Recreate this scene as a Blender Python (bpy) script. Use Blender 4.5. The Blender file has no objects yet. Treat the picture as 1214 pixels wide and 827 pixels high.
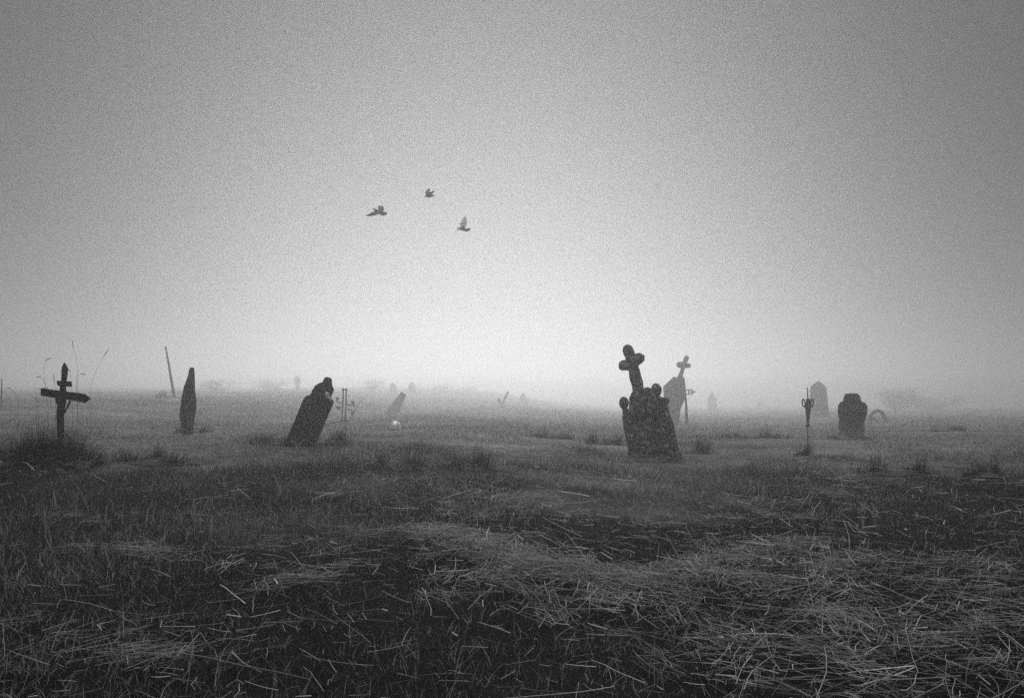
import bpy, bmesh, math, random
import numpy as np
from mathutils import Vector, noise as mnoise

random.seed(7)
rng = np.random.default_rng(11)
R = math.radians
scene = bpy.context.scene
P = dict(sig=.019, g=.76, el=12, sky=.012, dust=.6, sun=2.35, ang=41, exp=-.72, cloud=.078, zen=2.0, top=6.8)
C = scene.collection

# ------------------------------------------------------------------ camera
F = 1000.0                      # focal length in photo pixels
CX, CY, VH = 607.0, 413.5, 478.0
NEAR = .45                      # the near field is laid out at this fraction of the layout distances below
CAM = Vector((0, 0, 1.35 * NEAR))
LY = np.concatenate([[-200., -1.], np.linspace(0, 14, 30), np.linspace(14.5, 100, 140), [120, 400.]])
LM = np.interp(LY, [13.2, 18, 26, 36, 60, 100], [NEAR, .56, .71, .86, 1.15, 1.5])
LD = LY * LM


def mul(y):
    return np.interp(y, LY, LM)


def dist(y):
    return np.interp(y, LY, LD)
PITCH = math.atan((VH - CY) / F)
cam = bpy.data.cameras.new('camera')
cam.sensor_width = 36.0
cam.lens = F / 1214.0 * 36.0
cam.clip_start, cam.clip_end = 0.05, 2000
camo = bpy.data.objects.new('camera', cam)
camo.location = CAM
camo.rotation_euler = (R(90) + PITCH, 0, 0)
C.objects.link(camo)
scene.camera = camo


def at(u, v, y):
    """world point at layout distance y that the photo shows at (u, v)"""
    y = float(dist(y))
    a, b = (u - CX) / F, (CY - v) / F
    cp, sp = math.cos(PITCH), math.sin(PITCH)
    d = Vector((a, cp - b * sp, sp + b * cp))
    return CAM + d * (y / d.y)


def zpts(k, ox, oy, pts):
    return [(ox + x / k, oy + y / k) for x, y in pts]


# ------------------------------------------------------------------ terrain
PY = np.array([-60, -5, 0, 2.5, 4, 6, 8, 10, 13, 16, 20, 28, 36, 60, 100, 300.])
PZ = np.array([-.05, 0, 0, .01, .04, .16, .29, .40, .50, .56, .60, .59, .60, .62, .70, .7])
AY = np.array([-60, 7, 9, 11, 12.5, 17, 24, 36, 50, 65, 85, 110, 300.])
AZ = np.array([0, 0, .07, .20, .26, .26, .27, .32, .75, 1.25, 2.1, 2.15, 2.1])
BY = np.array([-60, 23, 30, 40, 60, 85, 300])           # the rise at far left starts nearer
BZ = np.array([0, 0, .52, .62, .42, 0, 0])


def sm_interp(y, X, Z):
    # average of shifted samples: rounds off the corners of the profile
    w = 0.5 + 0.045 * np.abs(y)
    return sum(np.interp(y + k * w, X, Z) for k in (-1, -.5, 0, .5, 1)) / 5


WOB = {}


def wob(x, y, seed, f):
    if (seed, f) not in WOB:
        r = np.random.default_rng(seed)
        WOB[seed, f] = [(r.uniform(0, 6.28), f * r.uniform(.6, 1.9), r.uniform(0, 6.28)) for k in range(7)]
    s = 0
    for k, (a, ff, ph) in enumerate(WOB[seed, f]):
        s = s + np.sin((x * math.cos(a) + y * math.sin(a)) * ff + ph + 1.2 * np.sin(x * ff * .37 + k) + 1.1 * np.cos(y * ff * .31 + 2 * k))
    return s / 3.5


def ground_z(x, y):
    y = np.interp(np.asarray(y, float), LD, LY)
    m = mul(y)
    return CAM.z + (layout_z(np.asarray(x, float) / m, y) - 1.35) * m


def layout_z(x, y):
    z = sm_interp(y, PY, PZ)
    side = 1 / (1 + np.exp((x - 1.0 - 0.015 * y) / (1.0 + .022 * np.abs(y))))
    z = z + sm_interp(y, AY, AZ) * side
    z = z + sm_interp(y, BY, BZ) / (1 + np.exp((x + 8) / 1.3))
    near = np.clip((y - 2) / 6, 0, 1)
    z = z + .018 * wob(x, y, 3, 1.1) * (.3 + .7 * near) + .06 * wob(x, y, 4, .35) * near + .016 * wob(x, y, 5, 2.6) + .007 * wob(x, y, 8, 7) + .10 * wob(x, y, 6, .22) * np.clip((y - 40) / 30, 0, 1)
    return z


def gz(x, y):
    return float(ground_z(x, y))


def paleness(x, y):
    # the field (layout x, y) is drier and paler beyond the darker near strip
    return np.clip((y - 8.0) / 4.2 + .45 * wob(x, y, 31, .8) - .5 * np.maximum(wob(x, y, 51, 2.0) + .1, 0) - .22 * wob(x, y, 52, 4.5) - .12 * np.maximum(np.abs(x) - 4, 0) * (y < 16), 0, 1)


# ------------------------------------------------------------------ materials (all neutral greys: a black and white picture)
def grey(v):
    return (v, v, v, 1)


def new_mat(name):
    m = bpy.data.materials.new(name)
    m.use_nodes = True
    nt = m.node_tree
    b = nt.nodes['Principled BSDF']
    return m, nt, b


def stone_mat(name, lo, hi, lichen=.35, lich_amt=.60, scale=5.0):
    m, nt, b = new_mat(name)
    N, L = nt.nodes, nt.links
    tc = N.new('ShaderNodeTexCoord')
    n1 = N.new('ShaderNodeTexNoise'); n1.inputs['Scale'].default_value = scale; n1.inputs['Detail'].default_value = 8; n1.inputs['Roughness'].default_value = .65
    n2 = N.new('ShaderNodeTexNoise'); n2.inputs['Scale'].default_value = scale * 3.1; n2.inputs['Detail'].default_value = 6; n2.inputs['Roughness'].default_value = .7
    n3 = N.new('ShaderNodeTexNoise'); n3.inputs['Scale'].default_value = 60; n3.inputs['Detail'].default_value = 5
    for n in (n1, n2, n3):
        L.new(tc.outputs['Object'], n.inputs['Vector'])
    r1 = N.new('ShaderNodeValToRGB')
    r1.color_ramp.elements[0].position = .35; r1.color_ramp.elements[0].color = grey(lo)
    r1.color_ramp.elements[1].position = .68; r1.color_ramp.elements[1].color = grey(hi)
    L.new(n1.outputs['Fac'], r1.inputs['Fac'])
    r2 = N.new('ShaderNodeValToRGB')
    r2.color_ramp.elements[0].position = lich_amt; r2.color_ramp.elements[0].color = grey(0)
    r2.color_ramp.elements[1].position = lich_amt + .07; r2.color_ramp.elements[1].color = grey(1)
    L.new(n2.outputs['Fac'], r2.inputs['Fac'])
    mx = N.new('ShaderNodeMix'); mx.data_type = 'RGBA'
    L.new(r2.outputs['Color'], mx.inputs['Factor'])
    L.new(r1.outputs['Color'], mx.inputs['A'])
    mx.inputs['B'].default_value = grey(lichen)
    L.new(mx.outputs['Result'], b.inputs['Base Color'])
    b.inputs['Roughness'].default_value = .95
    b.inputs['Specular IOR Level'].default_value = .15
    add = N.new('ShaderNodeMath'); add.operation = 'ADD'
    L.new(n2.outputs['Fac'], add.inputs[0]); L.new(n3.outputs['Fac'], add.inputs[1])
    bp = N.new('ShaderNodeBump'); bp.inputs['Strength'].default_value = .6; bp.inputs['Distance'].default_value = .02
    L.new(add.outputs[0], bp.inputs['Height']); L.new(bp.outputs['Normal'], b.inputs['Normal'])
    return m


def plain_mat(name, lo, hi, rough=.85, metal=0, scale=14, stretch=(1, 1, 1), spec=.2):
    m, nt, b = new_mat(name)
    N, L = nt.nodes, nt.links
    tc = N.new('ShaderNodeTexCoord')
    mp = N.new('ShaderNodeMapping'); mp.inputs['Scale'].default_value = stretch
    L.new(tc.outputs['Object'], mp.inputs['Vector'])
    n1 = N.new('ShaderNodeTexNoise'); n1.inputs['Scale'].default_value = scale; n1.inputs['Detail'].default_value = 6
    L.new(mp.outputs['Vector'], n1.inputs['Vector'])
    r1 = N.new('ShaderNodeValToRGB')
    r1.color_ramp.elements[0].position = .3; r1.color_ramp.elements[0].color = grey(lo)
    r1.color_ramp.elements[1].position = .7; r1.color_ramp.elements[1].color = grey(hi)
    L.new(n1.outputs['Fac'], r1.inputs['Fac']); L.new(r1.outputs['Color'], b.inputs['Base Color'])
    b.inputs['Roughness'].default_value = rough; b.inputs['Metallic'].default_value = metal
    b.inputs['Specular IOR Level'].default_value = spec
    bp = N.new('ShaderNodeBump'); bp.inputs['Strength'].default_value = .4; bp.inputs['Distance'].default_value = .008
    L.new(n1.outputs['Fac'], bp.inputs['Height']); L.new(bp.outputs['Normal'], b.inputs['Normal'])
    return m


def shade_mat(name, mul=1.0, transl=.35, rough=.7, spec=.25):
    """blade / stalk material: the natural grey of every blade comes from its own 'shade' attribute"""
    m, nt, b = new_mat(name)
    N, L = nt.nodes, nt.links
    at_ = N.new('ShaderNodeAttribute'); at_.attribute_name = 'shade'
    mu = N.new('ShaderNodeVectorMath'); mu.operation = 'SCALE'; mu.inputs['Scale'].default_value = mul
    L.new(at_.outputs['Color'], mu.inputs[0])
    L.new(mu.outputs['Vector'], b.inputs['Base Color'])
    b.inputs['Roughness'].default_value = rough
    b.inputs['Specular IOR Level'].default_value = spec
    if transl > 0:
        t = N.new('ShaderNodeBsdfTranslucent'); L.new(mu.outputs['Vector'], t.inputs['Color'])
        mix = N.new('ShaderNodeMixShader'); mix.inputs['Fac'].default_value = transl
        L.new(b.outputs['BSDF'], mix.inputs[1]); L.new(t.outputs['BSDF'], mix.inputs[2])
        L.new(mix.outputs['Shader'], N['Material Output'].inputs['Surface'])
    return m


M_DARKSTONE = stone_mat('weathered_dark_stone', .02, .12, .36, .59, 8)
M_MAINSTONE = stone_mat('lichen_stone', .018, .17, .5, .54, 9)
M_BLACKSTONE = stone_mat('black_stone', .01, .06, .22, .63, 12)
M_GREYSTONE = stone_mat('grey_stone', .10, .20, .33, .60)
M_WOOD = plain_mat('dark_wood', .008, .022, .95, stretch=(1, 1, .15), scale=30, spec=.05)
M_GREYWOOD = plain_mat('grey_wood', .05, .12, .9, stretch=(1, 1, .1), scale=30)
M_IRON = plain_mat('rusty_iron', .02, .05, .75, .3)
M_WHITE = plain_mat('white_enamel', .72, .82, .4, spec=.4)
M_PALE = plain_mat('pale_plaster', .45, .65, .9)
M_GRASS = shade_mat('grass_blades', 1.0, .5)
M_STRAW = shade_mat('dry_straw', 1.0, .15, .55, .35)
M_BIRD = shade_mat('dark_feathers', 1.0, .0, .8, .1)
M_BIRD_PALE = shade_mat('pale_feathers', 1.0, .65, .8, .1)
M_WHITE = plain_mat('white_enamelled_metal', .86, .93, .2, .75, 40)
M_PLASTER = plain_mat('white_plaster', .7, .85, .9)
M_PALESTONE = stone_mat('pale_stone', .30, .46, .5, .6)
M_STALK = plain_mat('dry_stalk', .06, .12, .9)
M_BARK = plain_mat('bark', .03, .07)


# ------------------------------------------------------------------ object helpers
def link(name, me, mat, parent=None):
    o = bpy.data.objects.new(name, me)
    C.objects.link(o)
    if mat is not None:
        me.materials.clear(); me.materials.append(mat)
    if parent is not None:
        o.parent = parent
    return o


def tag(o, label, cat, group=None, kind=None):
    o['label'] = label; o['category'] = cat
    if group: o['group'] = group
    if kind: o['kind'] = kind
    return o


def thing(name, loc, label, cat, group=None, rz=0):
    o = bpy.data.objects.new(name, None)
    o.empty_display_size = .2
    C.objects.link(o)
    o.location = loc; o.rotation_euler = (0, 0, rz)
    return tag(o, label, cat, group)


def smooth(me):
    me.polygons.foreach_set('use_smooth', [True] * len(me.polygons))
    me.update()


def evaluated(me, mods):
    o = bpy.data.objects.new('tmp', me)
    C.objects.link(o)
    for typ, props in mods:
        md = o.modifiers.new('m', typ)
        for k, v in props.items():
            setattr(md, k, v)
    dg = bpy.context.evaluated_depsgraph_get()
    out = bpy.data.meshes.new_from_object(o.evaluated_get(dg), depsgraph=dg)
    bpy.data.objects.remove(o)
    return out


def densify(pts, step):
    out = []
    n = len(pts)
    for i in range(n):
        a, b = pts[i], pts[(i + 1) % n]
        L = math.hypot(b[0] - a[0], b[1] - a[1])
        k = max(1, int(L / step))
        for j in range(k):
            t = j / k
            out.append((a[0] + (b[0] - a[0]) * t, a[1] + (b[1] - a[1]) * t))
    return out


def rough_up(me, amp, freq, seed=0.0):
    me.calc_loop_triangles()
    off = Vector((seed * 3.7, seed * 1.3, seed * 7.1))
    n = len(me.vertices)
    co = np.empty(n * 3, np.float32); me.vertices.foreach_get('co', co)
    no = np.empty(n * 3, np.float32); me.vertices.foreach_get('normal', no)
    co = co.reshape(-1, 3); no = no.reshape(-1, 3)
    f = np.array([mnoise.fractal(Vector(c) * freq + off, 1.0, 2.0, 4) for c in co.tolist()], np.float32)
    co += no * (f * amp)[:, None]
    me.vertices.foreach_set('co', co.reshape(-1))
    me.update()


def add_prism(bm, pts, y0, y1):
    """extrude an outline given as (x, z) from y0 (front) to y1 (back)"""
    f = [bm.verts.new((x, y0, z)) for x, z in pts]
    b = [bm.verts.new((x, y1, z)) for x, z in pts]
    bm.faces.new(f); bm.faces.new(b[::-1])
    n = len(pts)
    for i in range(n):
        j = (i + 1) % n
        bm.faces.new((f[j], f[i], b[i], b[j]))


def add_ball(bm, c, r, seg=20, rings=12):
    r_ = bmesh.ops.create_uvsphere(bm, u_segments=seg, v_segments=rings, radius=1)
    for v in r_['verts']:
        v.co = Vector((v.co.x * r[0], v.co.y * r[1], v.co.z * r[2])) + Vector(c)


def add_tube(bm, pts, radii, n=8, cap=True):
    pts = [Vector(p) for p in pts]
    if not hasattr(radii, '__len__'):
        radii = [radii] * len(pts)
    rings = []
    ref = Vector((0, 1, 0.01))
    for i, p in enumerate(pts):
        t = (pts[min(i + 1, len(pts) - 1)] - pts[max(i - 1, 0)]).normalized()
        if abs(t.dot(ref)) > .95:
            ref = Vector((1, 0, 0))
        a = t.cross(ref).normalized(); b = t.cross(a).normalized()
        rings.append([bm.verts.new(p + (a * math.cos(k * 2 * math.pi / n) + b * math.sin(k * 2 * math.pi / n)) * radii[i]) for k in range(n)])
    for i in range(len(rings) - 1):
        for k in range(n):
            bm.faces.new((rings[i][k], rings[i][(k + 1) % n], rings[i + 1][(k + 1) % n], rings[i + 1][k]))
    if cap:
        bm.faces.new(rings[0][::-1]); bm.faces.new(rings[-1])


def bm_mesh(name, bm, sm=False):
    bmesh.ops.recalc_face_normals(bm, faces=bm.faces)
    me = bpy.data.meshes.new(name)
    bm.to_mesh(me); bm.free()
    if sm: smooth(me)
    return me


def weathered(name, bm, voxel=.014, amp=.012, freq=6, seed=0, sm_it=1):
    me = bm_mesh(name, bm)
    me = evaluated(me, [('REMESH', dict(mode='VOXEL', voxel_size=voxel)), ('SMOOTH', dict(factor=.5, iterations=sm_it))])
    rough_up(me, amp, freq, seed)
    rough_up(me, amp * .35, freq * 4, seed + 5)
    me.name = name
    smooth(me)
    return me


class Frame:
    """maps photo pixels to the local axes of a thing that stands at layout distance y"""
    def __init__(self, u0, v0, y, rz=None):
        self.o = at(u0, v0, y); self.u0, self.v0, self.y = u0, v0, y
        self.rz = math.atan2(-self.o.x, self.o.y) if rz is None else rz      # None: squarely facing the path
        self.k = 1 / (math.cos(self.rz) - math.sin(self.rz) * self.o.x / self.o.y)
        self.s = (at(u0 + 1, v0, y) - self.o).x
        self.m = float(mul(y))
    def p(self, u, v):
        q = at(u, v, self.y) - self.o
        return (q.x * self.k, q.z)
    def pts(self, L):
        return [self.p(u, v) for u, v in L]


def prism_bm(fr, poly, y0, y1, step=.03):
    bm = bmesh.new()
    add_prism(bm, densify(fr.pts(poly), step), y0 * fr.m, y1 * fr.m)
    return bm


def sawn(name, fr, poly, y0, y1, amp=.003):
    """a sawn board: crisp outline, edges softly worn"""
    bm = bmesh.new()
    add_prism(bm, densify(fr.pts(poly), .02), y0 * fr.m, y1 * fr.m)
    me = bm_mesh(name, bm)
    me = evaluated(me, [('BEVEL', dict(width=.003, segments=2, limit_method='ANGLE', angle_limit=R(50)))])
    rough_up(me, amp, 14, y0)
    me.name = name
    return me


# ------------------------------------------------------------------ ground sheet (to the horizon)
def build_ground():
    xs = np.concatenate([-np.geomspace(130, 9, 40), np.linspace(-8.8, 8.8, 150), np.geomspace(9, 130, 40)])
    ys = np.concatenate([np.linspace(-20, 0, 12), np.linspace(.15, 22, 190), np.geomspace(22.3, 118, 80)])
    X, Y = np.meshgrid(xs, ys)
    X0, Y0 = X, Y
    X = X * mul(Y); Y = dist(Y)
    Z = ground_z(X, Y)
    nx, ny = len(xs), len(ys)
    v = np.stack([X, Y, Z], -1).reshape(-1, 3)
    i = np.arange(nx * ny).reshape(ny, nx)
    q = np.stack([i[:-1, :-1], i[:-1, 1:], i[1:, 1:], i[1:, :-1]], -1).reshape(-1, 4)
    me = bpy.data.meshes.new('ground')
    me.from_pydata(v.tolist(), [], q.tolist())
    smooth(me)
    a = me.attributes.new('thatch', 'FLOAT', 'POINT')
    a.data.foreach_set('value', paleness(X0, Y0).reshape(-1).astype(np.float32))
    m, nt, b = new_mat('soil_and_moss')
    N, L = nt.nodes, nt.links
    tc = N.new('ShaderNodeTexCoord')
    n1 = N.new('ShaderNodeTexNoise'); n1.inputs['Scale'].default_value = 9; n1.inputs['Detail'].default_value = 9; n1.inputs['Roughness'].default_value = .7
    n2 = N.new('ShaderNodeTexNoise'); n2.inputs['Scale'].default_value = .8; n2.inputs['Detail'].default_value = 5
    L.new(tc.outputs['Object'], n1.inputs['Vector']); L.new(tc.outputs['Object'], n2.inputs['Vector'])
    ad = N.new('ShaderNodeMath'); ad.operation = 'MULTIPLY'
    L.new(n1.outputs['Fac'], ad.inputs[0]); L.new(n2.outputs['Fac'], ad.inputs[1])
    r = N.new('ShaderNodeValToRGB')
    r.color_ramp.elements[0].position = .14; r.color_ramp.elements[0].color = grey(.010)
    r.color_ramp.elements[1].position = .42; r.color_ramp.elements[1].color = grey(.04)
    L.new(ad.outputs[0], r.inputs['Fac'])
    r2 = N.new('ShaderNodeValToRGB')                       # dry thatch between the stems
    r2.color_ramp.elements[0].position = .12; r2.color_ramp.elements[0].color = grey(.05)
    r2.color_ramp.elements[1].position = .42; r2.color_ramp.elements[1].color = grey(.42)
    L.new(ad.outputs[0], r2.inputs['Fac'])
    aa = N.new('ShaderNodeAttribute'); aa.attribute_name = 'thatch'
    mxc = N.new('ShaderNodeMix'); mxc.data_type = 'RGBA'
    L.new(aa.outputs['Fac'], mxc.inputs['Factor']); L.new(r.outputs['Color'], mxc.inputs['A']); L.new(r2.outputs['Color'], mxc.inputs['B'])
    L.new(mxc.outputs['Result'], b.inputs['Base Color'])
    b.inputs['Roughness'].default_value = 1; b.inputs['Specular IOR Level'].default_value = 0
    bp = N.new('ShaderNodeBump'); bp.inputs['Strength'].default_value = .8; bp.inputs['Distance'].default_value = .05
    L.new(n1.outputs['Fac'], bp.inputs['Height']); L.new(bp.outputs['Normal'], b.inputs['Normal'])
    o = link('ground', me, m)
    o['kind'] = 'structure'
    return o


build_ground()


# ------------------------------------------------------------------ blades
def blades_mesh(name, base, height, width, lean, az, shade, bend=.5, segs=2, face=None):
    """numpy: each blade is a bent tapering strip. base (n,3); height, width, lean (0 up .. 1 flat), az, shade (n,)"""
    n = len(base)
    k = segs
    dirh = np.stack([np.cos(az), np.sin(az), np.zeros(n)], 1)
    if face is None:
        face = rng.uniform(0, 2 * np.pi, n)
    side = np.stack([np.cos(face), np.sin(face), np.zeros(n)], 1) * (width / 2)[:, None]
    V = np.zeros((n, 2 * k + 1, 3))
    p = base.copy()
    for i in range(k + 1):
        t = i / k
        if i:
            ang = lean * (np.pi / 2) * (1 - bend + bend * 2 * (t - .5 / k))
            ang = np.minimum(ang, 2.0)
            step = (height / k)[:, None]
            p = p + step * (np.cos(ang)[:, None] * np.array([0, 0, 1]) + np.sin(ang)[:, None] * dirh)
        if i < k:
            w = 1 - .75 * t ** 1.5
            V[:, 2 * i] = p - side * w
            V[:, 2 * i + 1] = p + side * w
        else:
            V[:, 2 * k] = p
    nv = 2 * k + 1
    off = (np.arange(n) * nv)[:, None]
    loops = []
    sizes = []
    for i in range(k - 1):
        loops.append(np.array([2 * i, 2 * i + 1, 2 * i + 3, 2 * i + 2])); sizes.append(4)
    loops.append(np.array([2 * k - 2, 2 * k - 1, 2 * k])); sizes.append(3)
    lp = np.concatenate(loops)
    loop_idx = (off + lp[None, :]).reshape(-1)
    sizes = np.tile(np.array(sizes), n)
    starts = np.concatenate([[0], np.cumsum(sizes)[:-1]])
    me = bpy.data.meshes.new(name)
    me.vertices.add(n * nv); me.loops.add(len(loop_idx)); me.polygons.add(len(sizes))
    me.vertices.foreach_set('co', V.reshape(-1).astype(np.float32))
    me.loops.foreach_set('vertex_index', loop_idx.astype(np.int32))
    me.polygons.foreach_set('loop_start', starts.astype(np.int32))
    me.polygons.foreach_set('loop_total', sizes.astype(np.int32))
    me.polygons.foreach_set('use_smooth', np.ones(len(sizes), bool))
    a = me.attributes.new('shade', 'FLOAT_COLOR', 'POINT')
    col = np.repeat(shade, nv)
    a.data.foreach_set('color', np.stack([col, col, col, np.ones_like(col)], 1).reshape(-1).astype(np.float32))
    me.update(calc_edges=True)
    return me


def patch(x, y):
    return wob(x, y, 21, 1.3) * .5 + wob(x, y, 22, .5) * .6 + wob(x, y, 23, 3.5) * .3


def scatter(y0, y1, dens, slope=.66, pad=1.6):
    wmax = slope * y1 + pad
    n = int(dens * (y1 - y0) * 2 * wmax)
    x = rng.uniform(-wmax, wmax, n); y = rng.uniform(y0, y1, n)
    keep = np.abs(x) < slope * y + pad
    return x[keep], y[keep]


def build_grass():
    B, H, W, Ln, Az, Sh = [], [], [], [], [], []
    for (y0, y1, dens, hs, ws) in ((.9, 4.5, 2600, .07, .0042), (4.5, 8, 1900, .06, .005), (8, 14, 1700, .046, .006), (14, 24, 900, .05, .0095), (24, 42, 110, .075, .022), (42, 70, 30, .11, .045), (70, 112, 9, .16, .09)):
        x, y = scatter(y0, y1, dens)
        if y1 <= 14:                                        # blades grow in bunches
            nc = max(1, len(x) // 14)
            pick = rng.integers(0, nc, len(x)); sp = .028 + .004 * y0
            mixed = rng.uniform(0, 1, len(x)) < .72
            cxs, cys = x[:nc].copy(), y[:nc].copy()
            x = np.where(mixed, cxs[pick] + rng.normal(0, sp, len(x)), x); y = np.where(mixed, cys[pick] + rng.normal(0, sp, len(x)), y)
            y = np.maximum(y, .5)
            ck_h = rng.gamma(5, 1 / 5, nc)[pick]; ck_a = rng.uniform(0, 2 * np.pi, nc)[pick]; ck_d = rng.uniform(0, 1, nc)[pick]; ck_l = rng.uniform(-.15, .3, nc)[pick]
            fan = np.arctan2(y - cys[pick], x - cxs[pick])
        else:
            ck_h = np.ones(len(x)); ck_a = rng.uniform(0, 2 * np.pi, len(x)); ck_d = rng.uniform(0, 1, len(x)); ck_l = np.zeros(len(x)); fan = ck_a
        p = patch(x, y)
        keep = rng.uniform(0, 1, len(x)) < np.clip(.66 + .4 * p, .3, 1)
        x, y, p = x[keep], y[keep], p[keep]
        ck_h, ck_a, ck_d, ck_l, fan = ck_h[keep], ck_a[keep], ck_d[keep], ck_l[keep], fan[keep]
        n = len(x)
        pale = paleness(x, y)
        x0_, y0_ = x, y
        m = mul(y); x = x * m; y = dist(y)
        z = ground_z(x, y) - .006
        h = m * hs * ck_h * rng.gamma(7, 1 / 7, n) * np.clip(1 + .55 * p, .35, 2.2) * (1 + .9 * np.maximum(wob(x0_, y0_, 51, 2.0) + .1, 0) * (y0_ > 7.5))
        h = np.where(rng.uniform(0, 1, n) < .008, h * 2.0, h)
        B.append(np.stack([x, y, z], 1)); H.append(h)
        W.append(m * ws * rng.uniform(.6, 1.3, n))
        Ln.append(np.clip(rng.normal(.36, .2, n) + ck_l + .25 * pale, .02, .98)); Az.append(np.where(rng.uniform(0, 1, n) < .5, fan, ck_a) + rng.normal(0, .6, n))
        green = rng.uniform(0, 1, n) < .38
        drypatch = np.clip(.5 + .6 * wob(x / m, np.interp(y, LD, LY), 41, 1.7), 0, 1)
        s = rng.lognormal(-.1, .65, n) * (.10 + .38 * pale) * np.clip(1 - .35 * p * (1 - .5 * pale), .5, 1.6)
        dry = .55 * rng.uniform(0, 1, n) + .45 * ck_d < .2 + .35 * drypatch + .25 * pale
        s = np.where(dry, rng.uniform(.22, .6, n), s)
        s = np.where(green & (rng.uniform(0, 1, n) < .8), rng.uniform(.02, .07, n), s)
        Sh.append(np.clip(s, .015, .7))
    B = np.concatenate(B); H, W, Ln, Az, Sh = map(np.concatenate, (H, W, Ln, Az, Sh))
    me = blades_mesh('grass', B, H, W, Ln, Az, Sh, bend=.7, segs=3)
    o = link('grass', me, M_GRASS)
    tag(o, 'short rough grass covering the whole field', 'grass', kind='stuff')


build_grass()


# ------------------------------------------------------------------ straw: cut stalks lying in swathes
def gpt(u, v):
    """ground point seen at a photo pixel (march along the ray)"""
    d = at(u, v, 1.0) - CAM
    t = np.geomspace(.7, 90, 1400)
    p = np.array(CAM)[None] + np.array(d)[None] * t[:, None]
    hit = np.nonzero(p[:, 2] <= ground_z(p[:, 0], p[:, 1]))[0]
    return Vector(p[hit[0] if len(hit) else -1])


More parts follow.
